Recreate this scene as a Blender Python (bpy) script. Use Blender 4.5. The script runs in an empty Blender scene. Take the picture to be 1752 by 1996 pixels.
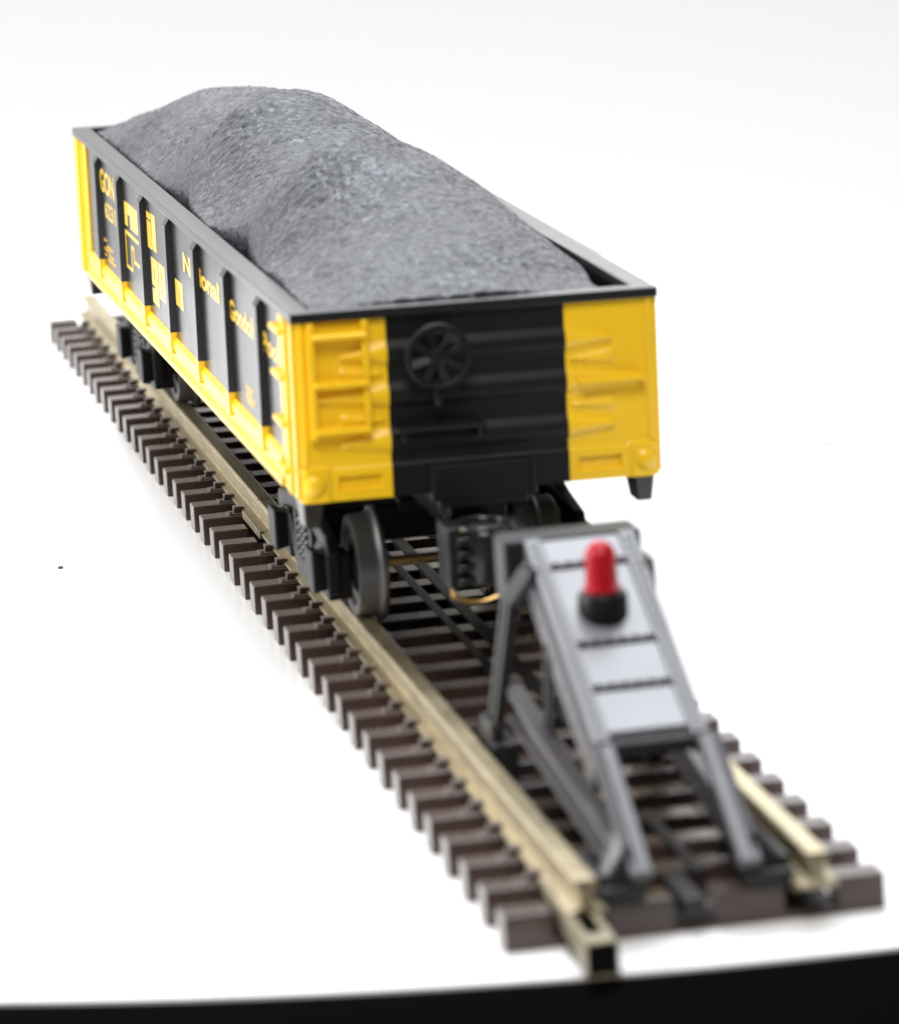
import bpy, bmesh, math, random
from mathutils import Vector, Matrix, noise
random.seed(7)
S = 0.001                      # everything below is written in millimetres
C = bpy.context.scene.collection
scene = bpy.context.scene

# ------------------------------------------------------------------ materials
def mat(name, col, rough=0.5, metal=0.0, spec=0.5, coat=0.0, bump=None, var=None, rvar=0.0, coat_rough=0.1):
    m = bpy.data.materials.new(name); m.use_nodes = True
    nt = m.node_tree; b = nt.nodes['Principled BSDF']
    b.inputs['Base Color'].default_value = (*col, 1)
    b.inputs['Roughness'].default_value = rough
    b.inputs['Metallic'].default_value = metal
    b.inputs['Specular IOR Level'].default_value = spec
    b.inputs['Coat Weight'].default_value = coat
    b.inputs['Coat Roughness'].default_value = coat_rough
    tc = nt.nodes.new('ShaderNodeTexCoord')
    if var:
        n = nt.nodes.new('ShaderNodeTexNoise'); n.inputs['Scale'].default_value = var[0]
        n.inputs['Detail'].default_value = 6
        r = nt.nodes.new('ShaderNodeValToRGB')
        r.color_ramp.elements[0].position = 0.3; r.color_ramp.elements[1].position = 0.7
        r.color_ramp.elements[0].color = (*[c * (1 - var[1]) for c in col], 1)
        r.color_ramp.elements[1].color = (*[min(1, c * (1 + var[1])) for c in col], 1)
        nt.links.new(tc.outputs['Object'], n.inputs['Vector'])
        nt.links.new(n.outputs['Fac'], r.inputs['Fac'])
        nt.links.new(r.outputs['Color'], b.inputs['Base Color'])
    if rvar:
        n = nt.nodes.new('ShaderNodeTexNoise'); n.inputs['Scale'].default_value = 260; n.inputs['Detail'].default_value = 5
        mr = nt.nodes.new('ShaderNodeMapRange')
        mr.inputs['To Min'].default_value = max(0.02, rough - rvar); mr.inputs['To Max'].default_value = rough + rvar
        nt.links.new(tc.outputs['Object'], n.inputs['Vector'])
        nt.links.new(n.outputs['Fac'], mr.inputs['Value'])
        nt.links.new(mr.outputs['Result'], b.inputs['Roughness'])
    if bump:
        n = nt.nodes.new('ShaderNodeTexNoise'); n.inputs['Scale'].default_value = bump[0]; n.inputs['Detail'].default_value = 4
        bp = nt.nodes.new('ShaderNodeBump'); bp.inputs['Strength'].default_value = bump[1]
        bp.inputs['Distance'].default_value = bump[2] * S
        nt.links.new(tc.outputs['Object'], n.inputs['Vector'])
        nt.links.new(n.outputs['Fac'], bp.inputs['Height'])
        nt.links.new(bp.outputs['Normal'], b.inputs['Normal'])
    return m

BLACK = mat('black_plastic', (0.014, 0.014, 0.015), 0.21, spec=0.5, rvar=0.04)
BLACK2 = mat('dull_black_plastic', (0.0055, 0.0053, 0.0053), 0.46, spec=0.26, rvar=0.1, bump=(700, 0.2, 0.06))
YELLOW = mat('yellow_plastic', (0.88, 0.54, 0.012), 0.27, spec=0.5, rvar=0.04, var=(60, 0.05))
YPRINT = mat('yellow_print', (0.86, 0.56, 0.04), 0.22, spec=0.6)
TIE = mat('brown_tie_plastic', (0.046, 0.027, 0.021), 0.28, spec=0.6, rvar=0.08, var=(220, 0.3), bump=(1500, 0.12, 0.05))
tb = TIE.node_tree.nodes['Principled BSDF']
tb.inputs['Sheen Weight'].default_value = 0.3; tb.inputs['Sheen Roughness'].default_value = 0.35; tb.inputs['Sheen Tint'].default_value = (1, 0.93, 0.88, 1)
RAIL = mat('nickel_silver', (0.53, 0.455, 0.305), 0.40, metal=1.0, rvar=0.1, var=(180, 0.12), bump=(900, 0.12, 0.05))
BRASS = mat('brass', (0.80, 0.52, 0.20), 0.28, metal=1.0, rvar=0.08)
DBRASS = mat('tarnished_brass', (0.30, 0.26, 0.18), 0.5, metal=0.7, rvar=0.1, var=(300, 0.25))
WHEEL = mat('dark_wheel_metal', (0.046, 0.043, 0.041), 0.40, metal=0.1, rvar=0.08)
GREY = mat('grey_black_plastic', (0.013, 0.013, 0.014), 0.42, spec=0.4, rvar=0.08, bump=(800, 0.2, 0.06))
PANEL = mat('glossy_panel_plastic', (0.15, 0.147, 0.16), 0.3, spec=0.65, rvar=0.08, bump=(500, 0.12, 0.05))  # black plastic; paler base colour holds part of the overhead reflection
STRAP = mat('satin_strap_plastic', (0.065, 0.062, 0.068), 0.3, spec=0.6, rvar=0.08, bump=(500, 0.12, 0.05))
LAMPBASE = mat('black_lamp_socket', (0.006, 0.006, 0.006), 0.4, spec=0.3)
RED = mat('red_lens', (0.42, 0.003, 0.013), 0.38, spec=0.35)
b = RED.node_tree.nodes['Principled BSDF']
b.inputs['Subsurface Weight'].default_value = 0.35
b.inputs['Subsurface Radius'].default_value = (0.0012, 0.0002, 0.0002)
WHITE = mat('white_board', (0.86, 0.86, 0.865), 0.30, spec=0.5, var=(9, 0.012))
EDGE = mat('black_board_edge', (0.005, 0.0047, 0.0042), 0.85, spec=0.08)
PAPER = mat('white_paper', (0.455, 0.452, 0.448), 0.9, spec=0.1)
CRUMB = mat('dark_crumb', (0.08, 0.04, 0.03), 0.8)

def coal_mat():
    m = bpy.data.materials.new('coal'); m.use_nodes = True
    nt = m.node_tree; b = nt.nodes['Principled BSDF']
    tc = nt.nodes.new('ShaderNodeTexCoord')
    n1 = nt.nodes.new('ShaderNodeTexVoronoi'); n1.inputs['Scale'].default_value = 1500
    n2 = nt.nodes.new('ShaderNodeTexNoise'); n2.inputs['Scale'].default_value = 900; n2.inputs['Detail'].default_value = 8
    n3 = nt.nodes.new('ShaderNodeTexNoise'); n3.inputs['Scale'].default_value = 60; n3.inputs['Detail'].default_value = 4
    for n in (n1, n2, n3): nt.links.new(tc.outputs['Object'], n.inputs['Vector'])
    r = nt.nodes.new('ShaderNodeValToRGB')
    r.color_ramp.elements[0].position = 0.32; r.color_ramp.elements[0].color = (0.007, 0.0072, 0.0085, 1)
    r.color_ramp.elements[1].position = 0.72; r.color_ramp.elements[1].color = (0.072, 0.076, 0.092, 1)
    mx = nt.nodes.new('ShaderNodeMath'); mx.operation = 'ADD'
    sc = nt.nodes.new('ShaderNodeMath'); sc.operation = 'MULTIPLY'; sc.inputs[1].default_value = 0.35
    nt.links.new(n3.outputs['Fac'], sc.inputs[0])
    sc2 = nt.nodes.new('ShaderNodeMath'); sc2.operation = 'MULTIPLY'; sc2.inputs[1].default_value = 0.65
    nt.links.new(n2.outputs['Fac'], sc2.inputs[0])
    nt.links.new(sc.outputs[0], mx.inputs[0]); nt.links.new(sc2.outputs[0], mx.inputs[1])
    nt.links.new(mx.outputs[0], r.inputs['Fac'])
    nt.links.new(r.outputs['Color'], b.inputs['Base Color'])
    n4 = nt.nodes.new('ShaderNodeTexVoronoi'); n4.inputs['Scale'].default_value = 2100
    nt.links.new(tc.outputs['Object'], n4.inputs['Vector'])
    sp = nt.nodes.new('ShaderNodeSeparateColor'); nt.links.new(n4.outputs['Color'], sp.inputs['Color'])
    mr = nt.nodes.new('ShaderNodeMapRange'); mr.inputs['To Min'].default_value = 0.22; mr.inputs['To Max'].default_value = 0.62
    nt.links.new(sp.outputs['Red'], mr.inputs['Value']); nt.links.new(mr.outputs['Result'], b.inputs['Roughness'])
    b.inputs['Specular IOR Level'].default_value = 0.5
    bp = nt.nodes.new('ShaderNodeBump'); bp.inputs['Strength'].default_value = 0.7; bp.inputs['Distance'].default_value = 0.0001
    ad = nt.nodes.new('ShaderNodeMath'); ad.operation = 'ADD'
    nt.links.new(n1.outputs['Distance'], ad.inputs[0]); nt.links.new(n2.outputs['Fac'], ad.inputs[1])
    nt.links.new(ad.outputs[0], bp.inputs['Height'])
    nt.links.new(bp.outputs['Normal'], b.inputs['Normal'])
    return m
COAL = coal_mat()

# ------------------------------------------------------------------ mesh builder (mm)
class MB:
    def __init__(s): s.v = []; s.f = []; s.m = []
    def poly(s, pts, faces, m=0):
        o = len(s.v); s.v += [tuple(p) for p in pts]
        for f in faces: s.f.append([o + i for i in f]); s.m.append(m)
    def box(s, x0, x1, y0, y1, z0, z1, m=0):
        s.hexa([(x0, y0, z0), (x1, y0, z0), (x1, y1, z0), (x0, y1, z0), (x0, y0, z1), (x1, y0, z1), (x1, y1, z1), (x0, y1, z1)], m)
    def hexa(s, p, m=0):
        s.poly(p, [(3, 2, 1, 0), (4, 5, 6, 7), (0, 1, 5, 4), (1, 2, 6, 5), (2, 3, 7, 6), (3, 0, 4, 7)], m)
    def prism(s, poly, axis, a0, a1, m=0):
        n = len(poly)
        def P(u, w, a): return {'x': (a, u, w), 'y': (u, a, w), 'z': (u, w, a)}[axis]
        pts = [P(u, w, a0) for u, w in poly] + [P(u, w, a1) for u, w in poly]
        s.poly(pts, [tuple(range(n))[::-1], tuple(range(n, 2 * n))] + [(i, (i + 1) % n, n + (i + 1) % n, n + i) for i in range(n)], m)
    def lathe(s, prof, c, axis='z', n=32, m=0, closed=False):
        pts = []
        for r, h in prof:
            for k in range(n):
                a = 2 * math.pi * k / n; u, w = r * math.cos(a), r * math.sin(a)
                pts.append({'z': (c[0] + u, c[1] + w, c[2] + h), 'x': (c[0] + h, c[1] + u, c[2] + w), 'y': (c[0] + u, c[1] + h, c[2] + w)}[axis])
        L = len(prof); fs = []
        for i in range(L if closed else L - 1):
            j = (i + 1) % L
            for k in range(n):
                k2 = (k + 1) % n; fs.append((i * n + k, i * n + k2, j * n + k2, j * n + k))
        if not closed: fs += [tuple(range(n))[::-1], tuple(range((L - 1) * n, L * n))]
        s.poly(pts, fs, m)
    def tube(s, path, r, n=10, m=0, flat=1.0):
        path = [Vector(p) for p in path]; pts = []
        for i, p in enumerate(path):
            t = (path[min(i + 1, len(path) - 1)] - path[max(i - 1, 0)]).normalized()
            ref = Vector((0, 0, 1)) if abs(t.z) < 0.9 else Vector((1, 0, 0))
            a = t.cross(ref).normalized(); b2 = a.cross(t).normalized()
            for k in range(n):
                w = 2 * math.pi * k / n; pts.append(p + a * (r * math.cos(w)) + b2 * (r * flat * math.sin(w)))
        fs = []
        for i in range(len(path) - 1):
            for k in range(n): fs.append((i * n + k, i * n + (k + 1) % n, (i + 1) * n + (k + 1) % n, (i + 1) * n + k))
        fs += [tuple(range(n))[::-1], tuple(range((len(path) - 1) * n, len(path) * n))]
        s.poly(pts, fs, m)
    def beam(s, p0, p1, w, h, m=0, side=(1, 0, 0)):
        p0, p1 = Vector(p0), Vector(p1); t = (p1 - p0).normalized(); a = Vector(side); a = (a - t * a.dot(t)).normalized(); u = t.cross(a).normalized()
        q = []
        for p in (p0, p1): q += [p - a * w / 2 - u * h / 2, p + a * w / 2 - u * h / 2, p + a * w / 2 + u * h / 2, p - a * w / 2 + u * h / 2]
        s.hexa(q, m)
    def dome(s, c, r, d, axis, m=0, h=None):
        # low rivet head pointing along axis*d
        h = h or r * 0.6; n = 8; pts = []
        def P(u, w, a):
            return {'x': (c[0] + a * d, c[1] + u, c[2] + w), 'y': (c[0] + u, c[1] + a * d, c[2] + w), 'z': (c[0] + u, c[1] + w, c[2] + a * d)}[axis]
        for rr, hh in ((1, -0.1), (0.85, 0.6), (0.4, 0.95)):
            for k in range(n):
                a = 2 * math.pi * k / n; pts.append(P(rr * r * math.cos(a), rr * r * math.sin(a), hh * h))
        pts.append(P(0, 0, h)); fs = []
        for i in range(2):
            for k in range(n): fs.append((i * n + k, i * n + (k + 1) % n, (i + 1) * n + (k + 1) % n, (i + 1) * n + k))
        for k in range(n): fs.append((2 * n + k, 2 * n + (k + 1) % n, 3 * n))
        s.poly(pts, fs, m)
    def build(s, name, mats, parent=None, loc=(0, 0, 0), rot=(0, 0, 0), off=(0, 0, 0), bevel=0.0, smooth=None, seg=2):
        me = bpy.data.meshes.new(name)
        me.from_pydata([((x - off[0]) * S, (y - off[1]) * S, (z - off[2]) * S) for x, y, z in s.v], [], s.f)
        if not isinstance(mats, (list, tuple)): mats = [mats]
        for mm in mats: me.materials.append(mm)
        me.polygons.foreach_set('material_index', s.m)
        bm = bmesh.new(); bm.from_mesh(me); bmesh.ops.recalc_face_normals(bm, faces=bm.faces); bm.to_mesh(me); bm.free()
        if smooth is not None:
            me.polygons.foreach_set('use_smooth', [True] * len(me.polygons)); me.set_sharp_from_angle(angle=math.radians(smooth))
        me.update()
        o = bpy.data.objects.new(name, me); C.objects.link(o)
        o.location = [c * S for c in loc]; o.rotation_euler = rot
        if parent: o.parent = parent
        if bevel:
            md = o.modifiers.new('soft_edges', 'BEVEL'); md.width = bevel * S; md.segments = seg; md.limit_method = 'ANGLE'; md.angle_limit = math.radians(35)
        return o

def thing(name, label, cat, loc=(0, 0, 0), rot=(0, 0, 0), group=None):
    o = bpy.data.objects.new(name, None); o.empty_display_size = 0.01; C.objects.link(o)
    o.location = [c * S for c in loc]; o.rotation_euler = rot
    o['label'] = label; o['category'] = cat
    if group: o['group'] = group
    return o
def tag(o, label, cat, group=None):
    o['label'] = label; o['category'] = cat
    if group: o['group'] = group
    return o
def struct(o):
    o['kind'] = 'structure'; return o
def dup(o, parent, loc=None, rot=None):
    c = o.copy(); C.objects.link(c); c.parent = parent
    if loc is not None: c.location = [q * S for q in loc]
    if rot is not None: c.rotation_euler = rot
    return c

# ------------------------------------------------------------------ setting: round white board, white sweep
NB = 256
def outline(d=0.0):
    # slightly egg-shaped round board: front arc about (17, 186), back arc about (-25, 157)
    out = []
    for k in range(NB):
        a = 2 * math.pi * k / NB; w = 0.5 - 0.5 * math.sin(a); w = w * w * (3 - 2 * w)
        out.append((w * 17 + (1 - w) * -25 + (w * 195.5 + (1 - w) * 200 + d) * math.cos(a), w * 185.6 + (1 - w) * 157 + (w * 195.5 + (1 - w) * 200 + d) * math.sin(a)))
    return out
def rings(mb, spec):
    pts = [(x, y, z) for d, z in spec for x, y in outline(d)]; L = len(spec)
    fs = [(i * NB + k, i * NB + (k + 1) % NB, (i + 1) * NB + (k + 1) % NB, (i + 1) * NB + k) for i in range(L - 1) for k in range(NB)]
    fs += [tuple(range(NB))[::-1], tuple(range((L - 1) * NB, L * NB))]
    mb.poly(pts, fs)
fl = MB(); rings(fl, [(-0.6, -4), (-0.35, -0.02), (-0.37, 0.0)])
floor = struct(fl.build('floor', WHITE, smooth=30))
floor['label'] = 'round glossy white board under the track'; floor['category'] = 'floor'
e = MB(); rings(e, [(-0.62, -4.2), (-0.34, -0.3), (0.0, -0.3), (0.1, -0.5), (0.1, -14.0), (-20, -14.0)])
e.build('edge_band', EDGE, parent=floor, smooth=30)

bp = MB(); prof = []
yb, zb, rad = 500, -14.5, 110
prof.append((-2.0, zb)); prof.append((yb - rad, zb))
for k in range(17):
    a = math.pi / 2 * k / 16; prof.append((yb - rad + rad * math.sin(a), zb + rad * (1 - math.cos(a))))
prof.append((yb, 1200))
xs = [-1000, -600, -200, 200, 600, 1000]
pts = [(x, y, z) for x in xs for y, z in prof]; L = len(prof)
bp.poly(pts, [(i * L + j, (i + 1) * L + j, (i + 1) * L + j + 1, i * L + j + 1) for i in range(len(xs) - 1) for j in range(L - 1)])
back = struct(bp.build('backdrop', PAPER, smooth=60)); back['label'] = 'plain white paper sweep behind the board'; back['category'] = 'backdrop'

# ------------------------------------------------------------------ track
P, TW, TZ, TL, RZ = 7.1655, 2.89, 2.93, 30.2, 5.947
GC = 8.25 + 0.85               # rail centre
KINK = -0.0037
YJ = 150.9

def tie_mb(kind='plain'):
    t = MB(); h = TL / 2
    z1 = TZ
    if kind == 'plain':
        t.box(-h, h, 0, TW, 0, z1)
    else:
        z2 = 0.7
        prof = [(-h, 0), (h, 0), (h, z1), (11.3, z1), (11.3, z2), (7.0, z2), (7.0, z1)]
        if kind == 'end': prof += [(1.65, z1), (1.65, 0.5), (-1.75, 0.5), (-1.75, z1)]
        prof += [(-7.0, z1), (-7.0, z2), (-11.3, z2), (-11.3, z1), (-h, z1)]
        t.prism(prof, 'y', 0, TW)
    return t
def chairs(t):
    for s in (-1, 1):
        t.box(s * GC - 3.1, s * GC + 3.1, 0.35, TW - 0.35, TZ - 0.3, TZ + 0.16)          # tie plate
        for q in (-1, 1):
            x = s * GC + q * 1.95
            t.box(x - 0.42, x + 0.42, 0.95, TW - 0.95, TZ - 0.1, TZ + 0.62)                 # spike
            t.box(x - 0.42 - (0.35 if q > 0 else 0), x + 0.42 + (0.35 if q < 0 else 0), 0.8, TW - 0.8, TZ + 0.5, TZ + 0.85)
            t.box(x + q * 0.75 - 0.2, x + q * 0.75 + 0.2, 0.7, 1.2, TZ + 0.1, TZ + 0.34)

def rail_mb(y0, y1, xc):
    r = MB(); b0 = TZ + 0.17
    half = [(1.55, b0), (1.55, b0 + 0.32), (0.55, b0 + 0.62), (0.5, RZ - 1.0), (0.86, RZ - 0.72), (0.9, RZ - 0.14), (0.66, RZ)]
    prof = [(xc + x, z) for x, z in half] + [(xc - x, z) for x, z in half[::-1]]
    r.prism(prof, 'y', y0, y1)
    return r

mplain = tie_mb(); chairs(mplain)
tie_proto = {}
def add_ties(root, idx, yoff):
    for i in idx:
        kind = 'end' if i == 0 else ('notch' if i in (20, 21, 42) else 'plain')
        if kind not in tie_proto:
            mb = mplain if kind == 'plain' else tie_mb(kind)
            o = mb.build('tie', TIE, parent=root, bevel=0.14); tie_proto[kind] = o
        else:
            o = dup(tie_proto[kind], root)
        jit = (random.uniform(-0.06, 0.06), i * P - yoff + random.uniform(-0.05, 0.05), 0)
        o.location = [c * S for c in jit]

near = thing('track_section', 'near length of brown-tied brass-coloured track carrying the buffer stop', 'track', (0, 0, 0), group='straight track sections')
far = thing('track_section', 'far length of brown-tied brass-coloured track running out under the loaded wagon', 'track', (0, YJ, 0), (0, 0, -KINK), group='straight track sections')
far.name = 'track_section'
add_ties(near, range(0, 21), 0)
add_ties(far, range(21, 43), YJ)
for s in (-1, 1):
    rail_mb(-2.6, YJ - 0.17, s * GC).build('rail', RAIL, parent=near, bevel=0.06)
    rail_mb(0.17, 305.0 - YJ, s * GC).build('rail', RAIL, parent=far, bevel=0.06)
for root, a, bb in ((near, 0.25, YJ - 2.2), (far, 2.2, 42 * P - YJ + 2)):
    for xa, xb, zz in ((-11.2, -7.1, 0.9), (7.1, 11.2, 0.9), (-0.2, 0.75, 2.99), (2.1, 3.4, 3.05)):
        if zz > 2.5 and root is near: a = 46
        w = MB(); w.box(xa, xb, a, bb, 0.02, zz); w.build('tie_web', BLACK2, parent=root, bevel=0.1)

def joiner(x, y0, y1, zd0, zd1, hh0, hh1, w=1.75):
    # U-shaped sheet-metal sleeve, drooping from (y0, bottom zd0) to (y1, bottom zd1), heights hh
    j = MB(); t = 0.13
    def ring(y, z, h): return y, z, h
    def slab(x0, x1, f0, f1):
        # f0/f1: (z low, z high) at y0 and y1
        j.hexa([(x0, y0, f0[0]), (x1, y0, f0[0]), (x1, y1, f1[0]), (x0, y1, f1[0]), (x0, y0, f0[1]), (x1, y0, f0[1]), (x1, y1, f1[1]), (x0, y1, f1[1])])
    slab(x - w, x + w, (zd0, zd0 + t), (zd1, zd1 + t))
    slab(x - w, x - w + t, (zd0 + t, zd0 + hh0), (zd1 + t, zd1 + hh1))
    slab(x + w - t, x + w, (zd0 + t, zd0 + hh0), (zd1 + t, zd1 + hh1))
    slab(x - w, x - 0.62, (zd0 + hh0, zd0 + hh0 + t), (zd1 + hh1, zd1 + hh1 + t))
    slab(x + 0.62, x + w, (zd0 + hh0, zd0 + hh0 + t), (zd1 + hh1, zd1 + hh1 + t))
    return j
j = joiner(-GC - 0.45, 5.5, -9.2, TZ - 0.12, 0.15, 0.75, 2.6, 1.25)
x = -GC - 0.45
j.hexa([(x - 1.2, -7.0, 2.75), (x + 1.2, -7.0, 2.75), (x + 1.2, -9.15, 2.75), (x - 1.2, -9.15, 2.75), (x - 1.2, -7.0, 3.05), (x + 1.2, -7.0, 3.05), (x + 1.2, -9.15, 3.0), (x - 1.2, -9.15, 3.0)])
o = j.build('rail_joiner', DBRASS, parent=near, bevel=0.07)
w = MB(); w.box(-GC - 1.55, -GC + 0.65, -9.0, -1, 0.42, 2.6); w.build('joiner_hollow_shade', EDGE, parent=o)  # black block added as the shade inside the hollow sleeve
joiner(GC, 5.0, -1.5, TZ - 0.12, TZ - 0.25, 0.75, 0.75).build('rail_joiner', DBRASS, parent=near, bevel=0.07)
for s in (-1, 1):
    joiner(s * GC, -6.0, 6.0, TZ - 0.1, TZ - 0.1, 0.72, 0.72).build('rail_joiner', DBRASS, parent=far, bevel=0.07)

# ------------------------------------------------------------------ buffer stop
bs = thing('buffer_stop', 'dark grey buffer stop with sloped riveted top and red lamp at the track end', 'buffer stop')
SL = (23.2 - 12.4) / (33.0 - 12.5)
def dz(y): return 12.4 + (y - 12.5) * SL
w = MB(); w.box(-5.95, 5.95, 37.0, 41.2, 18.0, 23.75); w.build('buffer_beam', GREY, parent=bs, bevel=0.35, seg=3)
w = MB(); w.box(-4.0, 4.0, 33.2, 37.0, 18.3, 23.0); w.box(-3.0, 3.0, 41.2, 41.8, 19, 22.8); w.build('beam_block', GREY, parent=bs, bevel=0.25)
# sloped deck: base sheet + raised edge straps with rivets
w = MB()
w.hexa([(-4.4, 12.6, dz(12.6) - 1.3), (4.4, 12.6, dz(12.6) - 1.3), (4.4, 34.5, dz(34.5) - 1.3), (-4.4, 34.5, dz(34.5) - 1.3),
        (-4.4, 12.6, dz(12.6) - 0.35), (4.4, 12.6, dz(12.6) - 0.35), (4.4, 34.5, dz(34.5) - 0.35), (-4.4, 34.5, dz(34.5) - 0.35)])
deck = w.build('sloped_deck', GREY, parent=bs, bevel=0.08)
for s in (-1, 1):
    w = MB(); x0, x1 = s * 3.35, s * 4.65; x0, x1 = min(x0, x1), max(x0, x1)
    for (ya, yb2) in ((12.2, 34.6),):
        w.hexa([(x0, ya, dz(ya) - 1.5), (x1, ya, dz(ya) - 1.5), (x1, yb2, dz(yb2) - 1.5), (x0, yb2, dz(yb2) - 1.5), (x0, ya, dz(ya) + 0.22), (x1, ya, dz(ya) + 0.22), (x1, yb2, dz(yb2) + 0.22), (x0, yb2, dz(yb2) + 0.22)])
    yy = 12.8
    while yy < 34.3:
        w.dome((s * 4.0 , yy, dz(yy) + 0.2), 0.27, 1, 'z', h=0.22); yy += 0.95
    w.build('edge_strap', STRAP, parent=bs, smooth=40)
steps = [12.7, 17.6, 22.4, 31.2, 34.6]
for a, c in zip(steps[:-1], steps[1:]):
    w = MB(); a2 = a + 0.42
    w.hexa([(-3.3, a2, dz(a2) - 0.4), (3.3, a2, dz(a2) - 0.4), (3.3, c, dz(c) - 0.4), (-3.3, c, dz(c) - 0.4),
            (-3.3, a2, dz(a2) + 0.16), (3.3, a2, dz(a2) + 0.16), (3.3, c, dz(c) - 0.02), (-3.3, c, dz(c) - 0.02)])
    w.build('deck_panel', PANEL, parent=bs, bevel=0.1)
    if a > 13:
        w = MB(); w.box(-3.3, 3.3, a + 0.02, a + 0.36, dz(a) - 0.3, dz(a) + 0.2)
        for k in range(6):
            xx = -2.75 + k * 1.1; w.box(xx - 0.2, xx + 0.2, a + 0.3, a + 0.75, dz(a) + 0.1, dz(a) + 0.5)
        w.build('cleat', GREY, parent=bs, bevel=0.05)
# lower fascia
w = MB(); w.box(-4.5, 4.9, 11.6, 12.6, 11.1, 12.25); w.build('fascia', GREY, parent=bs, bevel=0.12)
# legs, posts, braces, feet
for s in (-1, 1):
    w = MB(); w.beam((s * 4.3, 10.8, 12.3), (s * 4.3, -0.8, 5.0), 1.9, 0.9); w.beam((s * 4.75, 10.8, 11.9), (s * 4.75, 0.2, 5.0), 0.4, 2.4); w.hexa([(s * 4.6, 0.4, 4.4), (s * 7.6, 0.9, 4.5), (s * 7.6, 1.6, 4.5), (s * 4.6, 1.2, 4.4), (s * 4.6, 3.4, 8.4), (s * 5.3, 3.2, 7.9), (s * 5.3, 4.0, 7.9), (s * 4.6, 4.2, 8.4)])
    w.build('front_leg', STRAP, parent=bs, bevel=0.2)
    w = MB(); w.box(min(s * 3.9, s * 7.75), max(s * 3.9, s * 7.75), -0.6, 5.5, 3.1, 4.3); w.box(min(s * 6.9, s * 7.7), max(s * 6.9, s * 7.7), 0.2, 5.5, 4.2, 5.2)
    w.box(min(s * 3.9, s * 7.5), max(s * 3.9, s * 7.5), 8.2, 9.2, 3.1, 4.6)
    w.hexa([(s * 4.6, 0.1, 4.2), (s * 7.5, 0.1, 4.2), (s * 7.5, 1.0, 4.2), (s * 4.6, 1.0, 4.2), (s * 4.6, 0.6, 7.2), (s * 5.1, 0.6, 7.2), (s * 5.1, 1.4, 7.2), (s * 4.6, 1.4, 7.2)])
    w.build('front_foot', GREY, parent=bs, bevel=0.25)
    w = MB()
    for dy in (-1.0, 1.0):
        w.beam((s * 4.9, 31.5 + dy, 22.4), (s * 5.9, 35.6 + dy, 19.2), 0.9, 0.9); w.beam((s * 5.9, 35.6 + dy, 19.4), (s * 6.85, 41.0 + dy, 6.6), 0.9, 0.9)
    w.beam((s * 4.8, 31.5, 22.2), (s * 5.75, 35.6, 19.0), 0.5, 1.9); w.beam((s * 5.75, 35.6, 19.2), (s * 6.7, 41.0, 6.6), 0.5, 1.9)
    w.build('rear_post', GREY, parent=bs, bevel=0.12)
    w = MB(); w.box(min(s * 5.5, s * 7.7), max(s * 5.5, s * 7.7), 37.6, 44.5, 3.1, 6.3); w.box(min(s * 6.5, s * 7.7), max(s * 6.5, s * 7.7), 38.6, 43.0, 6.2, 7.9)
    w.build('rear_foot', GREY, parent=bs, bevel=0.3)
    w = MB(); w.beam((s * 5.35, 38.5, 9.5), (s * 4.95, 3.0, 5.2), 0.6, 2.9); w.beam((s * 5.6, 38.5, 11.0), (s * 5.2, 3.0, 6.6), 1.6, 0.4); w.beam((s * 5.6, 38.5, 8.2), (s * 5.2, 3.0, 3.9), 1.2, 0.4)
    for k in range(5):
        f = 0.15 + 0.17 * k; w.dome((s * (5.6 - 0.5 * f) + s * 0.05, 38.5 - 35.5 * f, 9.9 - 5.2 * f), 0.22, s, 'x')
    w.build('lower_brace', STRAP, parent=bs, bevel=0.1)
    w = MB(); w.beam((s * 4.75, 34.2, dz(34.2) - 2.2), (s * 4.75, 11.5, dz(11.5) - 2.2), 0.5, 2.6)
    for k in range(6):
        f = 0.1 + 0.16 * k; w.dome((s * 5.0, 34.2 - 22.7 * f, dz(34.2 - 22.7 * f) - 2.2), 0.24, s, 'x')
    w.build('side_girder', STRAP, parent=bs, bevel=0.1)
    w = MB(); w.beam((s * 4.9, 26.5, 17.3), (s * 5.1, 28.0, 8.4), 0.5, 0.7); w.beam((s * 4.9, 24.7, 16.6), (s * 5.1, 26.2, 8.1), 0.4, 0.5)
    w.build('strut', GREY, parent=bs, bevel=0.1)
w = MB(); w.box(-1.7, 1.6, 0.3, 2.6, 0.52, 1.3); w.box(-1.1, 0.7, -0.4, 8, 1.2, 2.75); w.box(1.2, 2.3, 6.0, 24, 2.6, 3.15); w.build('base_tongue', GREY, parent=bs, bevel=0.15)
# lamp
LX, LY = -0.15, 26.2
w = MB(); w.lathe([(1.35, -2.6), (1.6, -1.9), (1.95, -0.9), (2.06, 0.4), (2.06, 2.0), (1.9, 2.3), (1.5, 2.4)], (LX, LY, 18.9), 'z', 40)
lamp = w.build('lamp', LAMPBASE, parent=bs, smooth=35)
w = MB(); pr = [(1.5, 0), (1.55, 0.35), (1.32, 0.45), (1.32, 2.7)]
for k in range(1, 9):
    a = math.pi / 2 * k / 8; pr.append((max(0.02, 1.32 * math.cos(a)), 2.7 + 1.5 * math.sin(a)))
w.lathe(pr, (LX, LY, 21.3), 'z', 40); w.build('lens', RED, parent=lamp, smooth=50)

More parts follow.
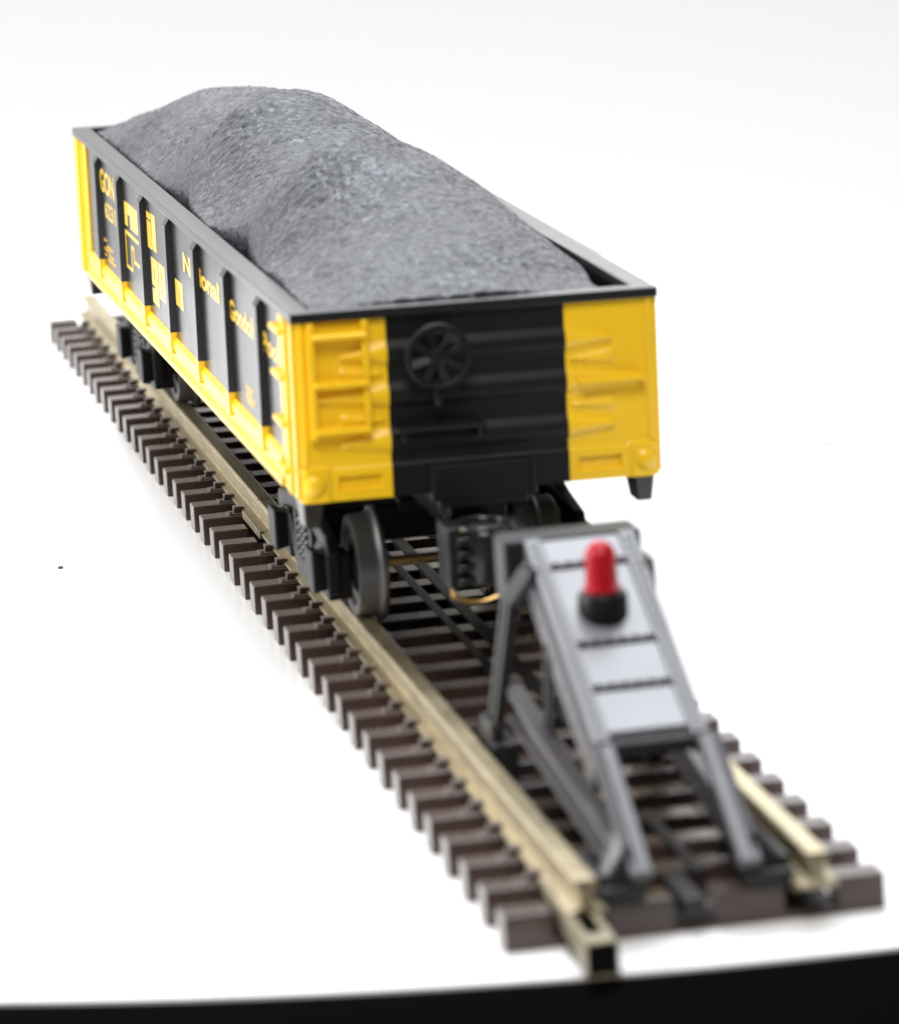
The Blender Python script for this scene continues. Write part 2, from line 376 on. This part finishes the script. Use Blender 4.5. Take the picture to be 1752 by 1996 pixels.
# ------------------------------------------------------------------ gondola wagon
X0, Y0, ZREF = 0.198, 77.472, 5.9
CYAW, CROLL = -0.00851, -0.01897
LEN, HW, ZT, ZB = 156.2, 16.7, 37.7, 20.0
OFF = (0, 0, ZREF)
car = thing('gondola_wagon', 'black and yellow open gondola wagon heaped with coal, standing behind the buffer stop', 'wagon', (X0, Y0, ZREF), (0, -CROLL, -CYAW))
def part(mb, name, mats, parent=car, **k): return mb.build(name, mats, parent=parent, off=OFF, **k)

RIBS = [19.3, 39.2, 59.0, 78.7, 98.5, 117.6, 136.9]
for s in (-1, 1):
    w = MB(); w.box(min(s * HW, s * 15.4), max(s * HW, s * 15.4), 1.2, LEN - 1.2, ZB + 0.6, 36.62)
    wall = part(w, 'side_wall', BLACK)
    w = MB(); pr = [(HW + 0.02, 23.45), (HW + 0.42, 23.0), (HW + 0.42, 22.15), (HW + 0.2, 22.0), (HW + 0.2, 20.95), (HW + 0.55, 20.8), (HW + 0.55, 20.05), (15.2, 20.05), (15.2, 23.45)]
    w.prism([(s * x, z) for x, z in pr], 'y', 8.7, LEN - 8.7)
    part(w, 'side_sill', YELLOW, bevel=0.08)
    for (ya, yb2) in ((0.0, 8.7), (LEN - 8.7, LEN)):
        w = MB(); w.box(min(s * 16.95, s * 15.3), max(s * 16.95, s * 15.3), ya + 0.02, yb2 + (-0.02 if yb2 > 20 else 0), ZB, 36.85)
        f = 1 if ya < 20 else -1; base = ya if ya < 20 else yb2
        for d0, d1, hgt in ((0.0, 1.5, 0.25), (3.0, 3.9, 0.4), (5.2, 6.0, 0.18)):
            y_a, y_b = sorted((base + f * (d0 + 0.03), base + f * d1))
            w.box(min(s * 16.9, s * (16.95 + hgt)), max(s * 16.9, s * (16.95 + hgt)), y_a, y_b, ZB + 0.3, 36.7)
        part(w, 'corner_post', YELLOW, bevel=0.1)
        if s * f > 0: continue
        for z in (35.35, 31.05, 26.7, 22.3):
            w = MB(); y_a, y_b = sorted((base + f * 4.0, base + f * 9.0))
            w.box(min(s * 16.9, s * 17.75), max(s * 16.9, s * 17.75), y_a, y_b, z - 0.28, z + 0.28)
            part(w, 'grab_iron', YELLOW, bevel=0.12)
    for y in RIBS:
        w = MB()
        def hat(z0, z1, d0, d1, m):
            q = []
            for z, d in ((z0, d0), (z1, d1)):
                q.append([(s * HW, y - 1.15, z), (s * (HW + d), y - 1.05, z), (s * (HW + d), y + 1.05, z), (s * HW, y + 1.15, z)])
            w.hexa(q[0] + q[1], m)
        hat(24.05, 35.6, 0.66, 0.66, 0); hat(35.6, 36.55, 0.66, 0.06, 0); hat(21.7, 24.05, 0.66, 0.68, 1)
        for k in range(21):
            z = 24.6 + k * 0.54
            w.dome((s * (HW + 0.3), y - 1.09, z), 0.10, -1, 'y', h=0.09)
        part(w, 'rib', [BLACK, YELLOW], parent=car)

# lettering on the camera-side wall (reads from the rear towards the front)
XL = -(HW + 0.03)
lt = MB()
def rect(ya, yb2, za, zb2):
    y_a, y_b = sorted((ya, yb2)); lt.box(XL - 0.012, XL + 0.06, y_a, y_b, za, zb2)
# flag-like block letter of the first panel
rect(114.9, 112.7, 31.0, 33.75); rect(112.7, 103.0, 32.45, 33.85); rect(110.4, 103.0, 31.0, 32.45)
rect(115.4, 102.6, 29.95, 30.4); rect(115.4, 114.9, 25.95, 29.95); rect(114.9, 110.3, 25.95, 26.35); rect(110.8, 110.3, 26.35, 29.1); rect(110.3, 108.4, 28.65, 29.1); rect(108.8, 108.3, 27.2, 28.65); rect(108.3, 103.4, 27.2, 27.65)
# il
rect(96.3, 93.25, 30.9, 34.0); rect(96.3, 93.25, 34.2, 34.95); rect(92.7, 89.6, 31.0, 35.1)
# go n
rect(94.5, 92.7, 26.9, 30.05); rect(92.2, 89.5, 24.9, 30.05); rect(92.7, 92.2, 29.1, 30.05); rect(92.7, 92.2, 26.9, 27.6); rect(94.5, 92.2, 24.9, 26.6)
rect(89.0, 86.9, 26.1, 30.15); rect(86.4, 84.0, 26.1, 30.15); rect(86.9, 86.4, 26.1, 26.9); rect(86.9, 86.4, 29.3, 30.15)
rect(76.3, 73.9, 27.3, 30.15); rect(73.4, 70.9, 27.3, 30.2); rect(73.9, 73.4, 29.4, 30.2)
logo = part(lt, 'logo', YPRINT); lt = MB()
# small data lines
for row in ((135.3, 2.2, 26.6), (133.0, 5.5, 26.0), (135.3, 4.6, 25.5), (131.5, 4.5, 25.1), (135.0, 1.4, 24.8), (132.5, 6.5, 24.55), None, (30.6, 4.2, 26.0), (30.3, 3.2, 25.5), (30.6, 5.0, 25.0), (30.2, 4.0, 24.55)):
    if row is None: part(lt, 'data_lines', YPRINT); lt = MB(); continue
    yy0, ln, zz = row; yy = yy0
    while yy > yy0 - ln:
        l = random.uniform(0.25, 0.6); rect(yy, yy - l, zz - 0.15, zz + 0.15); yy -= l + random.uniform(0.15, 0.3)
lo = part(lt, 'data_lines', YPRINT)
def word(txt, ystart, yend, z, h, bold=0.0):
    cu = bpy.data.curves.new('t', 'FONT'); cu.body = txt; cu.size = 1.0; cu.extrude = 0.02; cu.offset = bold; cu.space_character = 1.0
    ob = bpy.data.objects.new('t', cu); C.objects.link(ob)
    dg = bpy.context.evaluated_depsgraph_get(); me = bpy.data.meshes.new_from_object(ob.evaluated_get(dg))
    bpy.data.objects.remove(ob); bpy.data.curves.remove(cu)
    xs2 = [v.co.x for v in me.vertices]; ys2 = [v.co.y for v in me.vertices]
    x0, x1, y0, y1 = min(xs2), max(xs2), min(ys2), max(ys2)
    sx = (ystart - yend) / (x1 - x0); sy = h / (0.72)
    for v in me.vertices:
        a, b2, c2 = v.co
        v.co = ((XL - 0.006 + 0.0 - c2 * 0.6) * S, (ystart - (a - x0) * sx) * S, (z + b2 * sy - ZREF) * S)
    me.materials.append(YPRINT)
    bm = bmesh.new(); bm.from_mesh(me); bmesh.ops.recalc_face_normals(bm, faces=bm.faces); bm.to_mesh(me); bm.free()
    o = bpy.data.objects.new('lettering', me); C.objects.link(o); o.parent = car
    return o
word('GON', 135.8, 123.2, 32.6, 2.65, 0.03)
word('6231', 132.6, 123.6, 29.65, 1.95, 0.02)
word('National', 69.4, 45.0, 31.95, 2.0, 0.035)
word('Gondola', 38.7, 22.2, 31.55, 1.95, 0.035)
word('Pool', 18.9, 9.3, 31.35, 1.95, 0.035)

# top rim
w = MB(); oz, iz = 17.25, 15.15
def frame(x, ya, yb2, z): return [(-x, ya, z), (x, ya, z), (x, yb2, z), (-x, yb2, z)]
q = frame(oz, -0.55, LEN + 0.55, 36.75) + frame(iz, 1.5, LEN - 1.5, 36.75) + frame(oz, -0.55, LEN + 0.55, ZT) + frame(iz, 1.5, LEN - 1.5, ZT)
fs = []
for i in range(4):
    k = (i + 1) % 4
    fs += [(i, k, 8 + k, 8 + i), (4 + i, 12 + i, 12 + k, 4 + k), (8 + i, 8 + k, 12 + k, 12 + i), (i, 4 + i, 4 + k, k)]
w.poly(q, fs); part(w, 'top_rim', BLACK, bevel=0.12)

# end wall: pressed steel sheet with horizontal corrugations
def sstep(a, b2, t):
    t = max(0, min(1, (t - a) / (b2 - a))); return t * t * (3 - 2 * t)
def relief(x, z):
    ax = abs(x); h = 0.0
    for zc, xe in ((33.35, 12.9), (29.45, 15.6), (25.2, 12.9)):
        hw = 1.15 - 0.85 * max(0, min(1, (ax - 8.6) / (xe - 8.6)))
        if ax < xe:
            t = abs(z - zc) / hw
            if t < 1: h = max(h, 0.52 * (1 - t * t) ** 0.8 * sstep(0, 0.4, xe - ax))
    for zc in (31.5, 27.25):
        if 8.9 < ax < 13.0:
            hw = 0.15 + 0.65 * (ax - 8.9) / 4.1; t = abs(z - zc) / hw
            if t < 1: h = max(h, 0.32 * (1 - t ** 3) * sstep(0, 0.25, 13.0 - ax))
    if z < 23.1: h = max(h, 0.2 * sstep(0, 0.15, 23.1 - z))
    if ax > 14.1 and z < 23.35: h = max(h, 0.42 * sstep(0, 0.15, ax - 14.1) * sstep(0, 0.15, 23.35 - z))
    d = math.hypot(ax - 15.6, z - 21.6)
    if d < 0.95: h = max(h, 0.45 + 0.45 * math.sqrt(max(0, 1 - (d / 0.95) ** 2)))
    if 9.2 < ax < 13.2 and 21.0 < z < 22.2 and ax < 13.2 - (22.2 - z) * 0.0: h = -0.25
    if ax > 16.0: h = max(h, 0.25) if z > 23.4 else h
    # rounded vertical corner
    r = 0.8
    if ax > HW + 0.25 - r: h -= r - math.sqrt(max(0, r * r - (ax - (HW + 0.25 - r)) ** 2))
    return h
xsE = [-16.95 + 33.9 * i / 170 for i in range(171)]; zsE = [20.0 + 16.85 * j / 112 for j in range(113)]
w = MB(); pts = [(x, -relief(x, z), z) for x in xsE for z in zsE]; nz = len(zsE)
w.v += pts
for i in range(len(xsE) - 1):
    xm = (xsE[i] + xsE[i + 1]) / 2
    for k in range(nz - 1):
        zm = zsE[k]; w.f.append([i * nz + k, (i + 1) * nz + k, (i + 1) * nz + k + 1, i * nz + k + 1]); w.m.append(0 if abs(xm) < 8.45 else 1)
def endplate(w):
    w.box(-8.45, 8.45, 0.05, 1.3, 20.0, 36.9, 0); w.box(-16.9, -8.45, 0.3, 1.3, 20.0, 36.9, 1); w.box(8.45, 16.9, 0.3, 1.3, 20.0, 36.9, 1)
    w.box(-8.45, 8.45, -0.5, 0.05, 36.85, 37.2, 0)
endplate(w)
ew = part(w, 'end_wall', [BLACK2, YELLOW], smooth=50)
dup(ew, car, (0, LEN, 0), (0, 0, math.pi))

w = MB()
for x in (-15.45, -10.45): w.box(x - 0.32, x + 0.32, -0.95, -0.35, 25.9, 36.7)
for z in (35.45, 31.0, 26.7):
    w.hexa([(-15.4, -1.5, z - 0.3), (-10.4, -1.5, z - 0.3), (-10.4, -0.5, z - 0.15), (-15.4, -0.5, z - 0.15), (-15.4, -1.5, z + 0.12), (-10.4, -1.5, z + 0.12), (-10.4, -0.5, z + 0.35), (-15.4, -0.5, z + 0.35)])
for x in (-15.45, -10.45):
    for z in (36.3, 26.2): w.box(x - 0.25, x + 0.25, -0.4, 0.3, z - 0.25, z + 0.25)
part(w, 'ladder', YELLOW, bevel=0.1)
w = MB(); w.box(9.4, 15.6, -1.35, -0.85, 29.2, 29.65); w.box(9.4, 9.9, -0.9, 0, 29.2, 29.65); w.box(15.1, 15.6, -0.9, 0, 29.2, 29.65)
part(w, 'grab_iron', YELLOW, bevel=0.12)

# hand-brake wheel
BX, BY, BZ = -4.05, -2.3, 33.1
w = MB(); pr = []
for k in range(12):
    a = 2 * math.pi * k / 12; pr.append((2.78 + 0.3 * math.cos(a), 0.3 * math.sin(a)))
w.lathe(pr, (BX, BY, BZ), 'y', 48, closed=True)
for k in range(8):
    a = 2 * math.pi * (k + 0.35) / 8; d = Vector((math.cos(a), 0, math.sin(a))); t = Vector((-d.z, 0, d.x))
    w.beam(Vector((BX, BY, BZ)) + d * 0.6, Vector((BX, BY, BZ)) + d * 2.7, 0.75, 0.25, side=t - Vector((0, 0.5, 0)))
w.lathe([(0.4, -0.5), (0.85, -0.35), (0.85, 0.5), (0.5, 0.6)], (BX, BY, BZ), 'y', 20)
bw = part(w, 'brake_wheel', BLACK2, smooth=40)
w = MB(); w.lathe([(0.45, 0), (0.45, 2.6)], (BX, BY, BZ), 'y', 14); w.box(BX - 1.6, BX + 1.4, -0.9, 0.1, 30.6, 35.2)
part(w, 'brake_gear_box', BLACK2, parent=bw, bevel=0.2)
w = MB(); w.tube([(BX, -1.3, 30.8), (BX - 0.05, -1.5, 29.4), (BX + 0.1, -1.6, 28.4)], 0.32); part(w, 'brake_lever', BLACK, smooth=40)
w = MB(); w.box(-8.0, 0.4, -2.2, -0.1, 26.15, 26.5); w.box(-7.6, -7.2, -1.8, 0.1, 25.2, 26.2); w.box(-0.5, -0.1, -1.8, 0.1, 25.2, 26.2)
part(w, 'brake_step', BLACK, bevel=0.08)

# underframe
w = MB(); w.box(-15.3, 15.3, 1.3, LEN - 1.3, 19.7, 20.7); w.box(-2.7, 2.7, 2, LEN - 2, 15.6, 19.7)
for y in RIBS: w.hexa([(-15.2, y - 0.6, 18.7), (15.2, y - 0.6, 18.7), (15.2, y + 0.6, 18.7), (-15.2, y + 0.6, 18.7), (-15.2, y - 0.6, 19.7), (15.2, y - 0.6, 19.7), (15.2, y + 0.6, 19.7), (-15.2, y + 0.6, 19.7)])
for yc in (25.5, 137): w.box(-13, 13, yc - 3, yc + 3, 16.6, 19.7); w.lathe([(3.4, 15.2), (3.4, 16.6)], (0, yc, 0), 'z', 24)
part(w, 'underframe', BLACK2, bevel=0.15)
w = MB(); w.box(-4.75, 4.85, -1.0, 0.4, 19.3, 22.7); w.box(-4.2, 4.2, -0.9, 6, 18.6, 19.6); w.box(-4.9, -4.3, -1.15, 0.2, 19.3, 22.8); w.box(4.3, 5.0, -1.15, 0.2, 19.3, 22.8)
part(w, 'striker_plate', BLACK2, bevel=0.18)
for yc, f in ((0, 1), (LEN, -1)):
    for s in (-1, 1):
        w = MB(); y_a, y_b = sorted((yc + f * 0.6, yc + f * 4.6))
        w.hexa([(s * 15.0, y_a + 0.6, 17.3), (s * 16.5, y_a + 0.6, 17.3), (s * 16.5, y_b - 0.6, 17.3), (s * 15.0, y_b - 0.6, 17.3), (s * 14.6, y_a, 20.1), (s * 16.7, y_a, 20.1), (s * 16.7, y_b, 20.1), (s * 14.6, y_b, 20.1)])
        part(w, 'corner_step', BLACK, bevel=0.2)

# trucks
def make_truck(yc, wb, lx):
    w = MB(); w.box(-11.4, 11.4, -2.4, 2.4, 11.0, 14.6); w.box(-3.6, 3.6, -3.6, 3.6, 13.6, 15.2)
    w.box(-6, 6, -wb - 2.6, -wb - 1.6, 8.4, 9.2) if False else None
    t = w.build('truck', BLACK2, parent=car, off=OFF, loc=(lx, yc, 0), rot=(0, CROLL, 0), bevel=0.2)
    for s in (-1, 1):
        w = MB(); xa, xb = sorted((s * 11.5, s * 12.7)); a = wb
        # cast side frame: top and bottom chords, pedestal ends, bolster column
        up = [(-a - 3.4, 12.7), (-a - 2.4, 14.3), (-a + 3.0, 15.1), (-4, 15.9), (4, 15.9), (a - 3.0, 15.1), (a + 2.4, 14.3), (a + 3.4, 12.7), (a + 2.6, 12.2), (a - 2.4, 13.2), (4, 13.9), (-4, 13.9), (-a + 2.4, 13.2), (-a - 2.6, 12.2)]
        lo2 = [(-a + 1.6, 12.2), (-a + 3.4, 12.8), (-3.0, 9.4), (3.0, 9.4), (a - 3.4, 12.8), (a - 1.6, 12.2), (3.9, 7.3), (-3.9, 7.3)]
        w.prism(up, 'x', xa, xb); w.prism(lo2, 'x', xa, xb)
        for q in (-1, 1): w.box(xa + 0.02, xb - 0.02, q * 4.1 - 0.8, q * 4.1 + 0.8, 8.6, 14.4)
        for q in (-1, 1):
            yq = q * a
            ya2, yb3 = sorted((yq - 2.5, yq + 2.7)); w.box(xa - 0.15 * (s > 0) , xb + 0.15 * (s < 0), ya2, yb3, 8.5, 13.2)
            x1, x2 = sorted((s * 12.5, s * 14.0))
            w.hexa([(x1, yq - 1.9, 8.7), (x2, yq - 1.7, 9.0), (x2, yq + 1.7, 9.0), (x1, yq + 1.9, 8.7), (x1, yq - 1.9, 12.9), (x2, yq - 1.7, 12.3), (x2, yq + 1.7, 12.3), (x1, yq + 1.9, 12.9)])
            w.box(*sorted((s * 10.2, s * 12.6)), yq - 1.9, yq + 1.9, 7.9, 12.4)
        sf = w.build('side_frame', BLACK2, parent=t, off=OFF, bevel=0.25)
        w = MB()
        for yq in (-1.9, 0, 1.9):
            pth = []
            for k in range(40):
                an = k * math.pi / 4; pth.append((s * 12.1 + 0.75 * math.cos(an), yq + 0.75 * math.sin(an), 9.5 + 4.0 * k / 39))
            w.tube(pth, 0.2, 6)
        w.build('spring', BLACK, parent=t, off=OFF, smooth=40)
    for q in (-1, 1):
        w = MB(); w.lathe([(0.25, -11.9), (0.48, -11.0), (0.48, 11.0), (0.25, 11.9)], (0, q * wb, 10.8), 'x', 16)
        w.build('axle', BRASS, parent=t, off=OFF, smooth=40)
        for s in (-1, 1):
            pr = [(1.0, 10.25), (1.3, 10.2), (1.5, 9.9), (3.5, 9.55), (4.0, 9.95), (4.75, 9.95), (4.85, 9.8), (4.92, 8.35), (5.15, 8.0), (5.55, 7.75), (5.62, 7.5), (5.5, 7.25), (4.4, 7.2), (4.0, 7.5), (1.8, 7.6), (1.3, 7.0), (0.6, 6.9)]
            w = MB(); w.lathe([(r2, s * h2) for r2, h2 in pr], (0, q * wb, 10.8), 'x', 56)
            w.build('wheel', WHEEL, parent=t, off=OFF, smooth=35)
    return t
make_truck(25.3, 10.6, 0.0)
make_truck(147.0, 9.6, 1.05)

# couplers
w = MB(); w.box(-3.0, 1.2, -7.0, 6, 14.6, 17.2)
w.lathe([(2.5, 13.4), (2.75, 13.7), (2.75, 18.2), (2.5, 18.5)], (-1.9, -9.3, 0), 'z', 40)
pr = []
for k in range(10):
    a = 2 * math.pi * k / 10; pr.append((2.55 + 0.32 * math.cos(a), 18.65 + 0.32 * math.sin(a)))
w.lathe(pr, (-2.0, -9.2, 0), 'z', 40, closed=True)
w.box(-5.7, -4.5, -11.4, -6.5, 13.4, 18.9)
for k in range(4): w.box(-4.9, -3.6, -12.0, -11.0, 13.6 + k * 1.25, 14.3 + k * 1.25)
w.box(0.3, 1.5, -11.0, -6.0, 13.6, 18.6)
cp = part(w, 'coupler', BLACK, bevel=0.15, smooth=40)
w = MB(); w.tube([(-5.4 + 4.6 * k / 12, -11.8 - 0.0 * k, 12.75 - 0.65 * math.sin(math.pi * k / 12)) for k in range(13)], 0.22, 8); w.tube([(-5.4, -11.8, 12.75), (-5.3, -10.5, 13.5)], 0.22, 8)
part(w, 'trip_pin', BRASS, parent=cp, smooth=50)
w = MB(); w.box(-5.0, -3.4, -11.3, -10.2, 18.45, 18.75); part(w, 'coupler_glint', DBRASS, parent=cp, bevel=0.1)  # small brass block put in as the bright glint on the coupler top
w = MB(); w.box(-1.8, 1.8, LEN - 6, LEN + 7, 14.6, 17.2); w.box(-2.6, 2.6, LEN + 6.5, LEN + 11, 13.6, 18.2); part(w, 'coupler', BLACK, bevel=0.2)

# ------------------------------------------------------------------ coal load (rests in the wagon)
def coal_h(x, y):
    t = min(1, abs(x) / 14.9)
    if y < 47: hy = 8.7 * sstep(-6, 40, y) ** 0.9
    else: hy = 8.6 + 0.3 * math.cos(2 * math.pi * (y - 47) / 45.5)
    hy *= 0.46 + 0.54 * sstep(2, 44, LEN - y)
    prof = max(0.0, 1 - t ** 2.15)
    # ridges swing forward towards the left side
    ys = y - 0.12 * x
    ridge = (0.15 + 0.85 * max(0, min(1, (7.5 - x) / 9))) * 2.4 * (0.95 - 2 * abs(math.sin(math.pi * (ys - 45) / 45.5)) ** 1.15) * (1 - t ** 5) * sstep(8, 42, y) * (0.3 + 0.7 * sstep(20, 62, LEN - y))
    base = 37.15
    left = max(0.0, -x / 14.9)
    base -= 2.6 * left ** 6 * math.exp(-((y - 50) / 13.0) ** 2) + 1.2 * left ** 6 * math.exp(-((y - 88) / 8.0) ** 2)
    right = max(0.0, x / 14.9)
    base -= 1.3 * right ** 6 * math.exp(-((y - 8) / 8.0) ** 2)
    return base + hy * prof + ridge
w = MB(); nx, ny = 130, 680
XA, XB, YA, YB = -14.75, 14.75, 1.7, LEN - 1.9
for i in range(nx + 1):
    for k in range(ny + 1):
        y = YA + (YB - YA) * k / ny
        xa = XA + 1.9 * math.exp(-((y - 52) / 10.0) ** 2) + 0.9 * math.exp(-((y - 86) / 7.0) ** 2) + 0.5 * math.exp(-((y - 23) / 4.0) ** 2) + 0.25 * noise.noise(Vector((0, y * 0.4, 3)))
        xb = XB - 1.5 * math.exp(-((y - 7) / 6.0) ** 2)
        x = xa + (xb - xa) * i / nx
        p = Vector((x, y, 0))
        rough_patch = 0.45 + 0.55 * max(0, min(1, 0.5 + 1.6 * noise.noise(p * 0.11 + Vector((9, 4, 0)))))
        nn = noise.fractal(p * 0.55, 0.9, 2.1, 3) * 0.10 + noise.noise(p * 0.2) * 0.28
        dv = noise.voronoi(p * 1.25)[0]; nn += (0.42 - dv[0]) * 0.26 * rough_patch
        dv = noise.voronoi(p * 2.3 + Vector((5, 2, 0)))[0]; nn += (0.4 - dv[0]) * 0.18 * rough_patch
        nn *= min(1, i / 9) * min(1, (nx - i) / 5)
        z = coal_h(x, y) + nn
        if i in (0, nx) or k in (0, ny): z = 34.5
        jt = 0.05 if 9 < i < nx - 5 else 0.0
        w.v.append((x + random.uniform(-jt, jt), y + random.uniform(-jt, jt), z))
for i in range(nx):
    for k in range(ny):
        a = i * (ny + 1) + k; w.f.append([a, a + ny + 1, a + ny + 2, a + 1]); w.m.append(0)
coal = w.build('coal_load', COAL, off=OFF, loc=(X0, Y0, ZREF), rot=(0, -CROLL, -CYAW), smooth=60)
tag(coal, 'grey black heap of fine coal in three humps filling the wagon', 'coal load')

# specks on the board
for nm, (x, y), r, lab in (('crumb', (-31.53, 153.58), 0.36, 'tiny dark brown crumb on the white board left of the track'), ('crumb', (61.8, 177.5), 0.12, 'very faint tiny speck on the white board right of the wagon')):
    w = MB(); w.lathe([(r * 0.6, 0.01), (r, 0.08), (r * 0.7, 0.22), (r * 0.2, 0.27)], (0, 0, 0), 'z', 10)
    o = w.build(nm, CRUMB, loc=(x, y, 0.0), smooth=60); tag(o, lab, 'crumb', 'crumbs on the board')

# ------------------------------------------------------------------ light
def area(name, loc, target, sx, sy, rad, col):
    l = bpy.data.lights.new(name, 'AREA'); l.shape = 'RECTANGLE'; l.size = sx * S; l.size_y = sy * S
    l.energy = rad * math.pi * sx * sy * S * S; l.color = col
    o = bpy.data.objects.new(name, l); C.objects.link(o); o.location = [c * S for c in loc]
    d = Vector(target) - Vector(loc); o.rotation_euler = d.to_track_quat('-Z', 'Y').to_euler(); return o
area('overhead_softbox', (60, 290, 580), (20, 110, 0), 440, 420, 8.5, (0.89, 0.94, 1.0))
area('side_softbox', (-600, 220, 260), (0, 130, 20), 420, 360, 10.0, (1.0, 0.99, 0.97))
area('back_softbox', (20, 440, 222), (-20, 100, 50), 640, 330, 1.3, (1.0, 1.0, 1.0))
area('front_softbox', (-110, -400, 600), (0, 80, 25), 320, 300, 15.0, (1.0, 0.975, 0.95))
wd = bpy.data.worlds.new('World'); scene.world = wd; wd.use_nodes = True
bg = wd.node_tree.nodes['Background']; bg.inputs['Color'].default_value = (1, 1, 1, 1); bg.inputs['Strength'].default_value = 0.12

# ------------------------------------------------------------------ camera
cam = bpy.data.cameras.new('Camera'); co = bpy.data.objects.new('Camera', cam); C.objects.link(co)
yaw, pit, roll = 0.186, -0.20743, -0.06342
cy, sy, cp_, sp = math.cos(yaw), math.sin(yaw), math.cos(pit), math.sin(pit)
fwd = Vector((sy * cp_, cy * cp_, sp)); right = Vector((cy, -sy, 0)); up = right.cross(fwd)
Rv = math.cos(roll) * right + math.sin(roll) * up; Uv = -math.sin(roll) * right + math.cos(roll) * up
M = Matrix((Rv, Uv, -fwd)).transposed()
co.matrix_world = Matrix.Translation(Vector((-78.29077, -324.17146, 104.13552)) * S) @ M.to_4x4()
cam.sensor_fit = 'HORIZONTAL'; cam.sensor_width = 36.0; cam.lens = 8812.18 / 1752 * 36.0
cam.clip_start = 0.01; cam.clip_end = 20
cam.dof.use_dof = True; cam.dof.focus_distance = 0.492; cam.dof.aperture_fstop = cam.lens / 3.2
scene.camera = co

scene.view_settings.view_transform = 'Standard'; scene.view_settings.look = 'None'
scene.view_settings.exposure = 0; scene.view_settings.gamma = 1; scene.view_settings.use_curve_mapping = False
scene.render.engine = 'CYCLES'
scene.cycles.use_denoising = True
scene.cycles.max_bounces = 8
